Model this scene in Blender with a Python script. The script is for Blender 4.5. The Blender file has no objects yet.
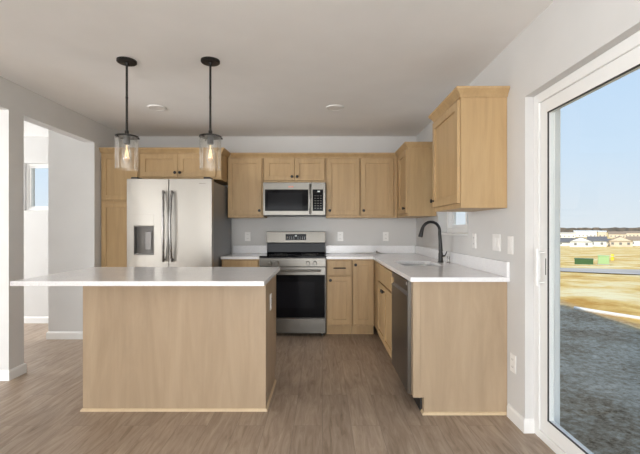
import bpy, bmesh, math, random
from mathutils import Vector, Matrix
C = bpy.context.scene.collection
SC = bpy.context.scene
PI = math.pi
random.seed(4)

# ---------------------------------------------------------------- camera
cam_d = bpy.data.cameras.new('camera')
cam = bpy.data.objects.new('camera', cam_d)
C.objects.link(cam)
cam.location = (0, 0, 1.23)
cam.rotation_euler = (PI / 2, 0, 0)
cam_d.sensor_width = 36
cam_d.lens = 390 / 640 * 36
cam_d.shift_x = -2.5 / 640
cam_d.shift_y = 2.0 / 640
cam_d.clip_start = 0.02
cam_d.clip_end = 3000
SC.camera = cam

# ---------------------------------------------------------------- view, sky, sun, window light
SC.view_settings.view_transform = 'Standard'
SC.view_settings.look = 'None'
SC.view_settings.gamma = 1
SC.view_settings.use_curve_mapping = False
SC.view_settings.exposure = 0.82
SC.cycles.use_denoising = True
SC.cycles.max_bounces = 14
SC.cycles.diffuse_bounces = 8
SC.cycles.transparent_max_bounces = 16
SC.cycles.sample_clamp_indirect = 6

w = bpy.data.worlds.new('sky')
SC.world = w
w.use_nodes = True
nt = w.node_tree
nt.nodes.clear()
wo = nt.nodes.new('ShaderNodeOutputWorld')
bg = nt.nodes.new('ShaderNodeBackground')
tc = nt.nodes.new('ShaderNodeTexCoord')
sx = nt.nodes.new('ShaderNodeSeparateXYZ')
rp = nt.nodes.new('ShaderNodeValToRGB')
nt.links.new(tc.outputs['Generated'], sx.inputs[0])
nt.links.new(sx.outputs['Z'], rp.inputs[0])
nt.links.new(rp.outputs[0], bg.inputs[0])
nt.links.new(bg.outputs[0], wo.inputs[0])
e = rp.color_ramp.elements
e[0].position = 0.0; e[0].color = (0.76, 0.82, 0.88, 1)
e[1].position = 1.0; e[1].color = (0.42, 0.56, 0.78, 1)
m_ = e.new(0.16); m_.color = (0.62, 0.77, 0.94, 1)
m_ = e.new(0.42); m_.color = (0.50, 0.69, 0.94, 1)
bg.inputs[1].default_value = 0.60

sun_d = bpy.data.lights.new('sun', 'SUN')
sun = bpy.data.objects.new('sun', sun_d)
C.objects.link(sun)
sun_d.energy = 2.0
sun_d.angle = 0.009
sun_d.color = (1.0, 0.93, 0.80)
sun.rotation_euler = Vector((3.25, 2.6, -3.1)).to_track_quat('-Z', 'Y').to_euler()


def area(name, loc, direction, sx_, sy_, watts, col=(0.97, 0.985, 1.0)):
    d = bpy.data.lights.new(name, 'AREA')
    d.shape = 'RECTANGLE'; d.size = sx_; d.size_y = sy_
    d.energy = watts; d.color = col
    o = bpy.data.objects.new(name, d)
    C.objects.link(o)
    o.location = loc
    o.rotation_euler = Vector(direction).to_track_quat('-Z', 'Y').to_euler()
    return o

# daylight through the windows behind the camera and in the living room, plus an added hall fill
area('daylight_rear_window', (-0.6, -3.96, 1.12), (0, 1, .40), 3.3, 1.9, 112)
area('daylight_living_window', (-6.44, -1.7, 1.25), (1, -0.1, .55), 3.7, 1.9, 250)
area('hall_fill_lamp', (-6.44, 3.98, 1.4), (1, 0.2, 0), 1.1, 1.6, 62)  # added lamp out of view, brightens the hall walls


# ---------------------------------------------------------------- materials
def mat(name, col, rough=0.5, metal=0.0, spec=0.5, **kw):
    m = bpy.data.materials.new(name)
    m.use_nodes = True
    b = m.node_tree.nodes['Principled BSDF']
    b.inputs['Base Color'].default_value = (*col, 1)
    b.inputs['Roughness'].default_value = rough
    b.inputs['Metallic'].default_value = metal
    b.inputs['Specular IOR Level'].default_value = spec
    for k, v in kw.items():
        b.inputs[k].default_value = v
    return m


def N(m, t, **kw):
    n = m.node_tree.nodes.new(t)
    for k, v in kw.items():
        setattr(n, k, v)
    return n


def L(m, a, b):
    m.node_tree.links.new(a, b)


def ramp(m, stops):
    r = N(m, 'ShaderNodeValToRGB')
    el = r.color_ramp.elements
    el[0].position, el[0].color = stops[0][0], (*stops[0][1], 1)
    el[1].position, el[1].color = stops[-1][0], (*stops[-1][1], 1)
    for p, c in stops[1:-1]:
        x = el.new(p); x.color = (*c, 1)
    return r


def coords(m, scale, kind='Object', rnd=True):
    t = N(m, 'ShaderNodeTexCoord')
    mp = N(m, 'ShaderNodeMapping')
    mp.inputs['Scale'].default_value = scale
    L(m, t.outputs[kind], mp.inputs[0])
    if rnd:
        oi = N(m, 'ShaderNodeObjectInfo')
        mu = N(m, 'ShaderNodeMath', operation='MULTIPLY')
        mu.inputs[1].default_value = 37.0
        L(m, oi.outputs['Random'], mu.inputs[0])
        L(m, mu.outputs[0], mp.inputs['Location'])
    return mp


def noisy(name, c1, c2, scale, rough, detail=5, lo=0.35, hi=0.65, bump=0.0, bscale=None, **kw):
    m = mat(name, c1, rough, **kw)
    b = m.node_tree.nodes['Principled BSDF']
    mp = coords(m, scale, rnd=kw.get('rnd', False))
    n = N(m, 'ShaderNodeTexNoise'); n.inputs['Scale'].default_value = 1.0; n.inputs['Detail'].default_value = detail
    L(m, mp.outputs[0], n.inputs[0])
    r = ramp(m, [(lo, c1), (hi, c2)])
    L(m, n.outputs[0], r.inputs[0])
    L(m, r.outputs[0], b.inputs['Base Color'])
    if bump:
        bp = N(m, 'ShaderNodeBump'); bp.inputs['Strength'].default_value = bump; bp.inputs['Distance'].default_value = 0.02
        L(m, n.outputs[0], bp.inputs['Height']); L(m, bp.outputs[0], b.inputs['Normal'])
    return m


def wood(name, dark, mid, light, rough=0.42, sc=(9, 9, 0.9)):
    m = mat(name, mid, rough, spec=0.4)
    b = m.node_tree.nodes['Principled BSDF']
    mp = coords(m, sc)
    n = N(m, 'ShaderNodeTexNoise'); n.inputs['Scale'].default_value = 1.6; n.inputs['Detail'].default_value = 7
    n.inputs['Roughness'].default_value = 0.62; n.inputs['Distortion'].default_value = 0.6
    L(m, mp.outputs[0], n.inputs[0])
    r = ramp(m, [(0.25, dark), (0.5, mid), (0.75, light)])
    L(m, n.outputs[0], r.inputs[0])
    mp2 = coords(m, (sc[0] * 12, sc[1] * 12, sc[2] * 3))
    n2 = N(m, 'ShaderNodeTexNoise'); n2.inputs['Scale'].default_value = 1.0; n2.inputs['Detail'].default_value = 3
    L(m, mp2.outputs[0], n2.inputs[0])
    r2 = ramp(m, [(0.3, (0.97, 0.97, 0.97)), (0.7, (1.02, 1.02, 1.01))])
    L(m, n2.outputs[0], r2.inputs[0])
    mx = N(m, 'ShaderNodeMix', data_type='RGBA', blend_type='MULTIPLY'); mx.inputs[0].default_value = 1
    L(m, r.outputs[0], mx.inputs[6]); L(m, r2.outputs[0], mx.inputs[7])
    L(m, mx.outputs[2], b.inputs['Base Color'])
    return m


M = {}
M['wall'] = noisy('wall_paint', (0.62, 0.615, 0.605), (0.64, 0.635, 0.625), (3, 3, 3), 0.85, spec=0.2)
M['ceiling'] = noisy('ceiling_paint', (0.84, 0.84, 0.835), (0.86, 0.86, 0.855), (4, 4, 4), 0.9, spec=0.15)
M['trim'] = mat('white_trim_paint', (0.80, 0.80, 0.79), 0.4)
M['vinyl'] = mat('white_vinyl', (0.82, 0.82, 0.81), 0.35)
M['wood'] = wood('maple', (0.395, 0.262, 0.130), (0.465, 0.315, 0.160), (0.52, 0.36, 0.19))
M['panel'] = wood('maple_veneer', (0.355, 0.262, 0.172), (0.415, 0.31, 0.207), (0.47, 0.358, 0.243), sc=(5, 5, 0.8))
M['shoe'] = wood('maple_shoe', (0.58, 0.44, 0.28), (0.62, 0.48, 0.31), (0.66, 0.52, 0.34))
M['black'] = mat('black_metal', (0.012, 0.011, 0.011), 0.38, 0.2)
M['bronze'] = mat('dark_bronze', (0.012, 0.010, 0.009), 0.45, 0.2)
M['blackplastic'] = mat('black_plastic', (0.02, 0.02, 0.021), 0.4)
M['blackglass'] = mat('black_glass', (0.006, 0.006, 0.007), 0.06, spec=0.06)
M['grille'] = mat('oven_window', (0.010, 0.010, 0.012), 0.12, spec=0.08)
M['display'] = mat('display_text', (0.75, 0.8, 0.8), 0.4)
M['red'] = mat('red_sticker_ink', (0.55, 0.09, 0.03), 0.5)
M['plate'] = mat('white_plate_plastic', (0.82, 0.81, 0.79), 0.3)
M['slot'] = mat('socket_slot', (0.05, 0.05, 0.05), 0.6)
M['chrome'] = mat('chrome', (0.75, 0.75, 0.75), 0.12, 1.0)
M['sink'] = mat('brushed_sink_steel', (0.55, 0.55, 0.54), 0.28, 1.0)
M['case'] = mat('fridge_grey_case', (0.24, 0.245, 0.25), 0.4, 0.3)
M['dispgrey'] = mat('dispenser_grey', (0.16, 0.15, 0.14), 0.35, 0.3)
M['gasket'] = mat('dark_gasket', (0.03, 0.03, 0.03), 0.6)


def steel(name, c, rough=0.3):
    m = mat(name, c, rough, 0.95)
    b = m.node_tree.nodes['Principled BSDF']
    mp = coords(m, (260, 260, 3), rnd=False)
    n = N(m, 'ShaderNodeTexNoise'); n.inputs['Scale'].default_value = 1; n.inputs['Detail'].default_value = 2
    L(m, mp.outputs[0], n.inputs[0])
    mr = N(m, 'ShaderNodeMapRange'); mr.inputs[3].default_value = rough - 0.05; mr.inputs[4].default_value = rough + 0.08
    L(m, n.outputs[0], mr.inputs[0]); L(m, mr.outputs[0], b.inputs['Roughness'])
    return m


M['steel'] = steel('stainless_steel', (0.17, 0.16, 0.143))
M['fridgesteel'] = steel('fridge_stainless', (0.40, 0.378, 0.345), 0.3)
M['handlesteel'] = steel('handle_stainless', (0.22, 0.21, 0.20), 0.25)
M['darksteel'] = steel('dark_stainless', (0.20, 0.19, 0.185), 0.32)


def glass_mat(name, tint, face=0.04, edge=0.6, back=1.0, rough=0.02):
    m = bpy.data.materials.new(name)
    m.use_nodes = True
    m.node_tree.nodes.clear()
    out = N(m, 'ShaderNodeOutputMaterial')
    tr = N(m, 'ShaderNodeBsdfTransparent'); tr.inputs[0].default_value = (*tint, 1)
    gl = N(m, 'ShaderNodeBsdfGlossy'); gl.inputs['Roughness'].default_value = rough
    fr = N(m, 'ShaderNodeFresnel'); fr.inputs[0].default_value = 1.5
    mr = N(m, 'ShaderNodeMapRange')
    mr.inputs[1].default_value = 0.04; mr.inputs[2].default_value = 1
    mr.inputs[3].default_value = face; mr.inputs[4].default_value = edge
    mx = N(m, 'ShaderNodeMixShader')
    ge = N(m, 'ShaderNodeNewGeometry')
    inv = N(m, 'ShaderNodeMath', operation='SUBTRACT'); inv.inputs[0].default_value = 1
    mu = N(m, 'ShaderNodeMath', operation='MULTIPLY')
    bk = N(m, 'ShaderNodeMath', operation='MULTIPLY'); bk.inputs[1].default_value = back
    L(m, ge.outputs['Backfacing'], bk.inputs[0]); L(m, bk.outputs[0], inv.inputs[1])
    L(m, fr.outputs[0], mr.inputs[0]); L(m, mr.outputs[0], mu.inputs[0]); L(m, inv.outputs[0], mu.inputs[1])
    L(m, mu.outputs[0], mx.inputs[0])
    L(m, tr.outputs[0], mx.inputs[1]); L(m, gl.outputs[0], mx.inputs[2])
    L(m, mx.outputs[0], out.inputs[0])
    return m


M['pane'] = glass_mat('window_glass', (0.985, 0.995, 0.99), 0.03, 0.7)
M['lampglass'] = glass_mat('clear_lamp_glass', (0.99, 0.985, 0.97), 0.13, 0.95, back=0.8, rough=0.12)
M['bulbglass'] = glass_mat('bulb_glass', (0.99, 0.97, 0.93), 0.22, 0.9, back=0.6, rough=0.12)
fm = bpy.data.materials.new('bulb_filament'); fm.use_nodes = True
fb = fm.node_tree.nodes['Principled BSDF']
fb.inputs['Base Color'].default_value = (0.9, 0.6, 0.3, 1)
fb.inputs['Emission Color'].default_value = (1.0, 0.72, 0.42, 1)
fb.inputs['Emission Strength'].default_value = 0.8
M['filament'] = fm

# quartz
m = mat('white_quartz', (0.85, 0.85, 0.86), 0.16, spec=0.5)
b = m.node_tree.nodes['Principled BSDF']
mp = coords(m, (1, 1, 1), rnd=False)
n = N(m, 'ShaderNodeTexNoise'); n.inputs['Scale'].default_value = 260; n.inputs['Detail'].default_value = 2
L(m, mp.outputs[0], n.inputs[0])
r = ramp(m, [(0.3, (0.66, 0.65, 0.65)), (0.42, (0.86, 0.86, 0.87)), (0.6, (0.89, 0.89, 0.90))])
L(m, n.outputs[0], r.inputs[0])
n2 = N(m, 'ShaderNodeTexNoise'); n2.inputs['Scale'].default_value = 3; n2.inputs['Detail'].default_value = 6; n2.inputs['Distortion'].default_value = 1.5
L(m, mp.outputs[0], n2.inputs[0])
r2 = ramp(m, [(0.4, (0.96, 0.96, 0.97)), (0.6, (1, 1, 1))])
L(m, n2.outputs[0], r2.inputs[0])
mx = N(m, 'ShaderNodeMix', data_type='RGBA', blend_type='MULTIPLY'); mx.inputs[0].default_value = 1
L(m, r.outputs[0], mx.inputs[6]); L(m, r2.outputs[0], mx.inputs[7]); L(m, mx.outputs[2], b.inputs['Base Color'])
M['quartz'] = m

# vinyl plank floor: boards run along Y
m = mat('vinyl_planks', (0.3, 0.24, 0.19), 0.42, spec=0.4)
b = m.node_tree.nodes['Principled BSDF']
t = N(m, 'ShaderNodeTexCoord')
mp = N(m, 'ShaderNodeMapping'); mp.inputs['Rotation'].default_value = (0, 0, PI / 2)
L(m, t.outputs['Object'], mp.inputs[0])
br = N(m, 'ShaderNodeTexBrick'); br.offset = 0.37; br.offset_frequency = 2
br.inputs['Scale'].default_value = 1; br.inputs['Brick Width'].default_value = 1.22; br.inputs['Row Height'].default_value = 0.18
br.inputs['Mortar Size'].default_value = 0.0012; br.inputs['Mortar Smooth'].default_value = 0.3
br.inputs['Color1'].default_value = (0, 0, 0, 1); br.inputs['Color2'].default_value = (1, 1, 1, 1); br.inputs['Mortar'].default_value = (0.5, 0.5, 0.5, 1)
L(m, mp.outputs[0], br.inputs[0])
mpg = N(m, 'ShaderNodeMapping'); mpg.inputs['Scale'].default_value = (11, 1.3, 1)
L(m, t.outputs['Object'], mpg.inputs[0])
addv = N(m, 'ShaderNodeVectorMath', operation='MULTIPLY_ADD'); addv.inputs[1].default_value = (7, 13, 5)
L(m, br.outputs['Color'], addv.inputs[0]); L(m, mpg.outputs[0], addv.inputs[2])
ng = N(m, 'ShaderNodeTexNoise'); ng.inputs['Scale'].default_value = 2.2; ng.inputs['Detail'].default_value = 8; ng.inputs['Roughness'].default_value = 0.65; ng.inputs['Distortion'].default_value = 1.2
L(m, addv.outputs[0], ng.inputs[0])
rg = ramp(m, [(0.28, (0.215, 0.158, 0.113)), (0.44, (0.325, 0.25, 0.188)), (0.58, (0.395, 0.313, 0.242)), (0.76, (0.48, 0.392, 0.31))])
L(m, ng.outputs[0], rg.inputs[0])
rv = ramp(m, [(0, (0.94, 0.935, 0.93)), (1, (1.05, 1.045, 1.04))])
L(m, br.outputs['Color'], rv.inputs[0])
mx = N(m, 'ShaderNodeMix', data_type='RGBA', blend_type='MULTIPLY'); mx.inputs[0].default_value = 1
L(m, rg.outputs[0], mx.inputs[6]); L(m, rv.outputs[0], mx.inputs[7])
mx2 = N(m, 'ShaderNodeMix', data_type='RGBA'); mx2.inputs[7].default_value = (0.2, 0.16, 0.13, 1)
L(m, br.outputs['Fac'], mx2.inputs[0]); L(m, mx.outputs[2], mx2.inputs[6]); L(m, mx2.outputs[2], b.inputs['Base Color'])
bp = N(m, 'ShaderNodeBump'); bp.inputs['Strength'].default_value = 0.08; bp.inputs['Distance'].default_value = 0.002
L(m, ng.outputs[0], bp.inputs['Height']); L(m, bp.outputs[0], b.inputs['Normal'])
M['floor'] = m

# outdoor ground: gravelly soil beside the house turning to straw further off
m = mat('yard_soil', (0.3, 0.25, 0.2), 0.95, spec=0.1)
b = m.node_tree.nodes['Principled BSDF']
t = N(m, 'ShaderNodeTexCoord')
nb = N(m, 'ShaderNodeTexNoise'); nb.inputs['Scale'].default_value = 1.1; nb.inputs['Detail'].default_value = 8; nb.inputs['Roughness'].default_value = 0.7
L(m, t.outputs['Object'], nb.inputs[0])
nf = N(m, 'ShaderNodeTexNoise'); nf.inputs['Scale'].default_value = 16; nf.inputs['Detail'].default_value = 8; nf.inputs['Roughness'].default_value = 0.8
L(m, t.outputs['Object'], nf.inputs[0])
rs = ramp(m, [(0.38, (0.13, 0.09, 0.055)), (0.46, (0.34, 0.27, 0.19)), (0.53, (0.50, 0.44, 0.35)), (0.64, (0.80, 0.74, 0.64))])
mxn = N(m, 'ShaderNodeMix', data_type='FLOAT'); mxn.inputs[0].default_value = 0.6
L(m, nb.outputs[0], mxn.inputs[2]); L(m, nf.outputs[0], mxn.inputs[3]); L(m, mxn.outputs[0], rs.inputs[0])
nst = N(m, 'ShaderNodeTexNoise'); nst.inputs['Scale'].default_value = 0.45; nst.inputs['Detail'].default_value = 6; nst.inputs['Roughness'].default_value = 0.7
L(m, t.outputs['Object'], nst.inputs[0])
rst = ramp(m, [(0.36, (0.56, 0.30, 0.07)), (0.48, (0.80, 0.56, 0.21)), (0.62, (0.92, 0.80, 0.52))])
L(m, nst.outputs[0], rst.inputs[0])
sp = N(m, 'ShaderNodeSeparateXYZ'); L(m, t.outputs['Object'], sp.inputs[0])
cm = N(m, 'ShaderNodeMath', operation='ADD')
L(m, sp.outputs['X'], cm.inputs[0])
k = N(m, 'ShaderNodeMath', operation='MULTIPLY'); k.inputs[1].default_value = 1.0
L(m, nb.outputs[0], k.inputs[0]); L(m, k.outputs[0], cm.inputs[1])
mr = N(m, 'ShaderNodeMapRange'); mr.inputs[1].default_value = 5.5; mr.inputs[2].default_value = 6.1
L(m, cm.outputs[0], mr.inputs[0])
mx = N(m, 'ShaderNodeMix', data_type='RGBA')
L(m, mr.outputs[0], mx.inputs[0]); L(m, rs.outputs[0], mx.inputs[6]); L(m, rst.outputs[0], mx.inputs[7])
L(m, mx.outputs[2], b.inputs['Base Color'])
bp = N(m, 'ShaderNodeBump'); bp.inputs['Strength'].default_value = 0.7; bp.inputs['Distance'].default_value = 0.05
L(m, nf.outputs[0], bp.inputs['Height']); L(m, bp.outputs[0], b.inputs['Normal'])
M['ground'] = m
M['road'] = noisy('road_gravel', (0.42, 0.38, 0.36), (0.54, 0.50, 0.46), (0.5, 0.5, 0.5), 0.9)
M['siding'] = mat('white_siding', (0.85, 0.86, 0.88), 0.7)
M['tansiding'] = mat('tan_siding', (0.75, 0.66, 0.55), 0.7)
M['roofing'] = mat('grey_shingles', (0.16, 0.16, 0.18), 0.9)
M['brownroof'] = mat('brown_shingles', (0.34, 0.26, 0.2), 0.9)
M['greenbox'] = mat('dark_green_enamel', (0.05, 0.13, 0.04), 0.5)
M['limebox'] = mat('light_green_enamel', (0.42, 0.62, 0.30), 0.5)
M['yellow'] = mat('yellow_plastic', (0.85, 0.72, 0.05), 0.5)
M['trees'] = noisy('bare_tree_crowns', (0.10, 0.09, 0.075), (0.20, 0.15, 0.11), (0.08, 0.08, 0.2), 0.95)


# ---------------------------------------------------------------- mesh helpers
def link(name, bm, m, parent=None, smooth=False, bevel=0.0, seg=2):
    me = bpy.data.meshes.new(name)
    bmesh.ops.remove_doubles(bm, verts=bm.verts, dist=1e-6)
    bmesh.ops.recalc_face_normals(bm, faces=bm.faces)
    bm.to_mesh(me); bm.free()
    o = bpy.data.objects.new(name, me)
    C.objects.link(o)
    if isinstance(m, (list, tuple)):
        for x in m: me.materials.append(M[x])
    else:
        me.materials.append(M[m])
    if smooth:
        for p in me.polygons: p.use_smooth = True
        me.set_sharp_from_angle(angle=math.radians(35))
    if parent is not None:
        o.parent = parent
    if bevel:
        md = o.modifiers.new('bevel', 'BEVEL')
        md.width = bevel; md.segments = seg; md.limit_method = 'ANGLE'; md.angle_limit = math.radians(50)
    return o


def box(bm, x0, x1, y0, y1, z0, z1):
    if x0 > x1: x0, x1 = x1, x0
    if y0 > y1: y0, y1 = y1, y0
    v = [bm.verts.new((x, y, z)) for x in (x0, x1) for y in (y0, y1) for z in (z0, z1)]
    for f in ((0, 1, 3, 2), (4, 6, 7, 5), (0, 4, 5, 1), (2, 3, 7, 6), (0, 2, 6, 4), (1, 5, 7, 3)):
        bm.faces.new([v[i] for i in f])


def boxes(name, lst, m, parent=None, **kw):
    """one mesh of several boxes (kept apart from each other's vertices)"""
    bm = bmesh.new()
    for l in lst: box(bm, *l)
    me_kw = kw
    return link(name, bm, m, parent, **me_kw)


def tube(bm, pts, r, seg=12, caps=True, radii=None):
    pts = [Vector(p) for p in pts]
    rings = []
    up = None
    for i, p in enumerate(pts):
        if i == 0: d = pts[1] - p
        elif i == len(pts) - 1: d = p - pts[i - 1]
        else: d = (pts[i + 1] - p).normalized() + (p - pts[i - 1]).normalized()
        d.normalize()
        if up is None:
            up = Vector((1, 0, 0)) if abs(d.x) < 0.9 else Vector((0, 0, 1))
        s = d.cross(up).normalized(); up = s.cross(d).normalized()
        rr = radii[i] if radii else r
        rings.append([bm.verts.new(p + (s * math.cos(a) + up * math.sin(a)) * rr) for a in [2 * PI * k / seg for k in range(seg)]])
    for a, b_ in zip(rings, rings[1:]):
        for k in range(seg):
            bm.faces.new((a[k], a[(k + 1) % seg], b_[(k + 1) % seg], b_[k]))
    if caps:
        bm.faces.new(rings[0][::-1]); bm.faces.new(rings[-1])


def lathe(bm, prof, c=(0, 0, 0), seg=24, axis='z', closed=False):
    """prof = [(r, h)]"""
    rings = []
    for r_, h in prof:
        ring = []
        for k in range(seg):
            a = 2 * PI * k / seg
            x, y = r_ * math.cos(a), r_ * math.sin(a)
            if axis == 'z': p = (c[0] + x, c[1] + y, c[2] + h)
            elif axis == 'y': p = (c[0] + x, c[1] + h, c[2] + y)
            else: p = (c[0] + h, c[1] + x, c[2] + y)
            ring.append(bm.verts.new(p))
        rings.append(ring)
    pairs = list(zip(rings, rings[1:]))
    if closed: pairs.append((rings[-1], rings[0]))
    for a, b_ in pairs:
        for k in range(seg):
            bm.faces.new((a[k], a[(k + 1) % seg], b_[(k + 1) % seg], b_[k]))
    if not closed:
        if prof[0][0] > 1e-5: bm.faces.new(rings[0][::-1])
        if prof[-1][0] > 1e-5: bm.faces.new(rings[-1])


def sweep(bm, prof, path):
    """sweep profile [(out, z)] along path [(x, y)], mitred; outward = right of travel"""
    P = [Vector((p[0], p[1])) for p in path]
    secs = []
    for i, p in enumerate(P):
        ns = []
        if i > 0:
            d = (p - P[i - 1]).normalized(); ns.append(Vector((d.y, -d.x)))
        if i < len(P) - 1:
            d = (P[i + 1] - p).normalized(); ns.append(Vector((d.y, -d.x)))
        if len(ns) == 2:
            s = ns[0] + ns[1]; n_ = s / (s.dot(ns[0]))
        else: n_ = ns[0]
        secs.append([bm.verts.new((p.x + n_.x * o, p.y + n_.y * o, z)) for o, z in prof])
    k = len(prof)
    for a, b_ in zip(secs, secs[1:]):
        for i in range(k):
            bm.faces.new((a[i], a[(i + 1) % k], b_[(i + 1) % k], b_[i]))
    bm.faces.new(secs[0]); bm.faces.new(secs[-1][::-1])


def prism(bm, outer, z0, z1, holes=(), plane='xy'):
    """flat polygon with holes, extruded; plane xy (z height) or xz (y depth)"""
    def P(u, v, h): return (u, v, h) if plane == 'xy' else (u, h, v)
    loops = []
    for lp in [outer, *holes]:
        loops.append(([bm.verts.new(P(u, v, z0)) for u, v in lp], [bm.verts.new(P(u, v, z1)) for u, v in lp]))
    for side in (0, 1):
        es = []
        for lp in loops:
            vs = lp[side]
            for i in range(len(vs)):
                es.append(bm.edges.new((vs[i], vs[(i + 1) % len(vs)])))
        bmesh.ops.triangle_fill(bm, use_beauty=True, use_dissolve=True, edges=es)
    for a, b_ in loops:
        for i in range(len(a)):
            j = (i + 1) % len(a)
            bm.faces.new((a[i], a[j], b_[j], b_[i]))


def rrect(x0, x1, y0, y1, r_, n_=6):
    out = []
    for cx, cy, a0 in ((x1 - r_, y1 - r_, 0), (x0 + r_, y1 - r_, 90), (x0 + r_, y0 + r_, 180), (x1 - r_, y0 + r_, 270)):
        for k in range(n_ + 1):
            a = math.radians(a0 + 90 * k / n_)
            out.append((cx + r_ * math.cos(a), cy + r_ * math.sin(a)))
    return out


def thing(name, label, cat, loc=(0, 0, 0), rz=0.0, group=None):
    o = bpy.data.objects.new(name, None)
    C.objects.link(o)
    o.empty_display_size = 0.1
    o.location = loc; o.rotation_euler = (0, 0, rz)
    o['label'] = label; o['category'] = cat
    if group: o['group'] = group
    return o


def tag(o, label, cat, group=None):
    o['label'] = label; o['category'] = cat
    if group: o['group'] = group
    return o


def struct(o):
    o['kind'] = 'structure'
    return o


def bar_frame(lst, name, m, parent=None, bevel=0.0):
    return boxes(name, lst, m, parent, bevel=bevel)


# ================================================================ SETTING
XR, XL, YB, YR, ZC = 1.225, -2.55, 5.10, -4.0, 2.44
XO = 1.415       # outside face of the right wall
XW = -6.5        # far wall of the rooms on the left

struct(boxes('floor', [(XW - .15, XO - .005, YR - .15, YB + .19, -.12, 0)], 'floor'))
struct(boxes('ceiling', [(XW - .15, XO, YR - .15, YB + .2, ZC, ZC + .12)], 'ceiling'))

# right wall: sink window 3.29-4.13, slider 0.53-2.36
WY0, WY1, WZ0, WZ1 = 3.29, 4.13, 1.17, 2.10
SY0, SY1, SZ = 0.53, 2.36, 2.03
struct(boxes('wall_right', [
    (XR, XO, YR, SY0, 0, ZC), (XR, XO, SY0, SY1, SZ, ZC), (XR, XO, SY1, WY0, 0, ZC),
    (XR, XO, WY0, WY1, 0, WZ0), (XR, XO, WY0, WY1, WZ1, ZC), (XR, XO, WY1, YB + .19, 0, ZC)], 'wall'))
# back wall with the hall window
HX0, HX1, HZ0, HZ1 = -3.90, -3.20, 1.47, 2.09
struct(boxes('wall_back', [
    (XW, HX0, YB, YB + .19, 0, ZC), (HX0, HX1, YB, YB + .19, 0, HZ0), (HX0, HX1, YB, YB + .19, HZ1, ZC), (HX1, XR, YB, YB + .19, 0, ZC)], 'wall'))
struct(boxes('wall_rear', [
    (XW, -2.3, YR - .15, YR, 0, ZC), (-2.3, 1.1, YR - .15, YR, 0, .1), (-2.3, 1.1, YR - .15, YR, 2.1, ZC), (1.1, XO, YR - .15, YR, 0, ZC)], 'wall'))
struct(boxes('wall_outer_left', [
    (XW - .15, XW, YR, -3.6, 0, ZC), (XW - .15, XW, -3.6, .2, 0, .3), (XW - .15, XW, -3.6, .2, 2.2, ZC), (XW - .15, XW, .2, 3.4, 0, ZC),
    (XW - .15, XW, 3.4, 4.6, 0, .6), (XW - .15, XW, 3.4, 4.6, 2.2, ZC), (XW - .15, XW, 4.6, YB + .19, 0, ZC)], 'wall'))
ZO = 2.20
struct(boxes('wall_left', [
    (XL - .12, XL, YR, -3.7, 0, ZC), (XL - .12, XL, -3.7, .7, ZO, ZC), (XL - .12, XL, .7, 2.0, 0, ZC), (XL - .12, XL, 2.0, 3.17, ZO, ZC), (XL - .12, XL, 3.17, 3.33, 0, ZC),
    (XL - .12, XL, 3.33, 4.36, ZO, ZC), (-3.065, XL, 4.36, YB, 0, ZC)], 'wall'))
struct(boxes('wall_partition', [(XW, XL - .12, 3.17, 3.33, 0, ZC)], 'wall'))

BB = [(0, 0), (.014, 0), (.014, .066), (.010, .078), (.004, .084), (0, .084)]
def baseboard(name, path):
    bm = bmesh.new(); sweep(bm, BB, path); return struct(link(name, bm, 'trim'))
baseboard('baseboard_partition', [(XW, 3.17), (XL, 3.17), (XL, 3.33), (XW, 3.33)])
baseboard('baseboard_hall', [(XW, YB), (-3.065, YB), (-3.065, 4.36), (XL, 4.36), (XL, 4.487)])
baseboard('baseboard_left', [(XL - .12, .7), (XL, .7), (XL, 2.0), (XL - .12, 2.0)])
baseboard('baseboard_right', [(XR, 2.562), (XR, SY1), (XR + .05, SY1)])
baseboard('baseboard_right_rear', [(XR + .05, SY0), (XR, SY0), (XR, YR)])


def window(name, axis, a0, a1, z0, z1, d0, d1, fr=.05, mull=None, sash=.035):
    """frame ring + pane; axis 'y' spans along y at x=d0..d1, axis 'x' spans along x at y=d0..d1"""
    def B(u0, u1, z_0, z_1, e0=d0, e1=d1):
        return (e0, e1, u0, u1, z_0, z_1) if axis == 'y' else (u0, u1, e0, e1, z_0, z_1)
    lst = [B(a0, a0 + fr, z0, z1), B(a1 - fr, a1, z0, z1), B(a0 + fr, a1 - fr, z0, z0 + fr), B(a0 + fr, a1 - fr, z1 - fr, z1)]
    o = struct(boxes(name, lst, 'vinyl', bevel=.003))
    spans = [(a0 + fr, a1 - fr)] if mull is None else [(a0 + fr, mull), (mull, a1 - fr)]
    for i, (s0, s1) in enumerate(spans):
        dd = (d0 + .012 + .03 * i, d0 + .040 + .03 * i)
        q = [B(s0, s0 + sash, z0 + fr, z1 - fr, *dd), B(s1 - sash, s1, z0 + fr, z1 - fr, *dd),
             B(s0 + sash, s1 - sash, z0 + fr, z0 + fr + sash, *dd), B(s0 + sash, s1 - sash, z1 - fr - sash, z1 - fr, *dd)]
        boxes('sash', q, 'vinyl', o, bevel=.002)
        md = (dd[0] + dd[1]) / 2
        boxes('pane', [B(s0 + sash, s1 - sash, z0 + fr + sash, z1 - fr - sash, md - .003, md + .003)], 'pane', o)
    return o


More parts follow.
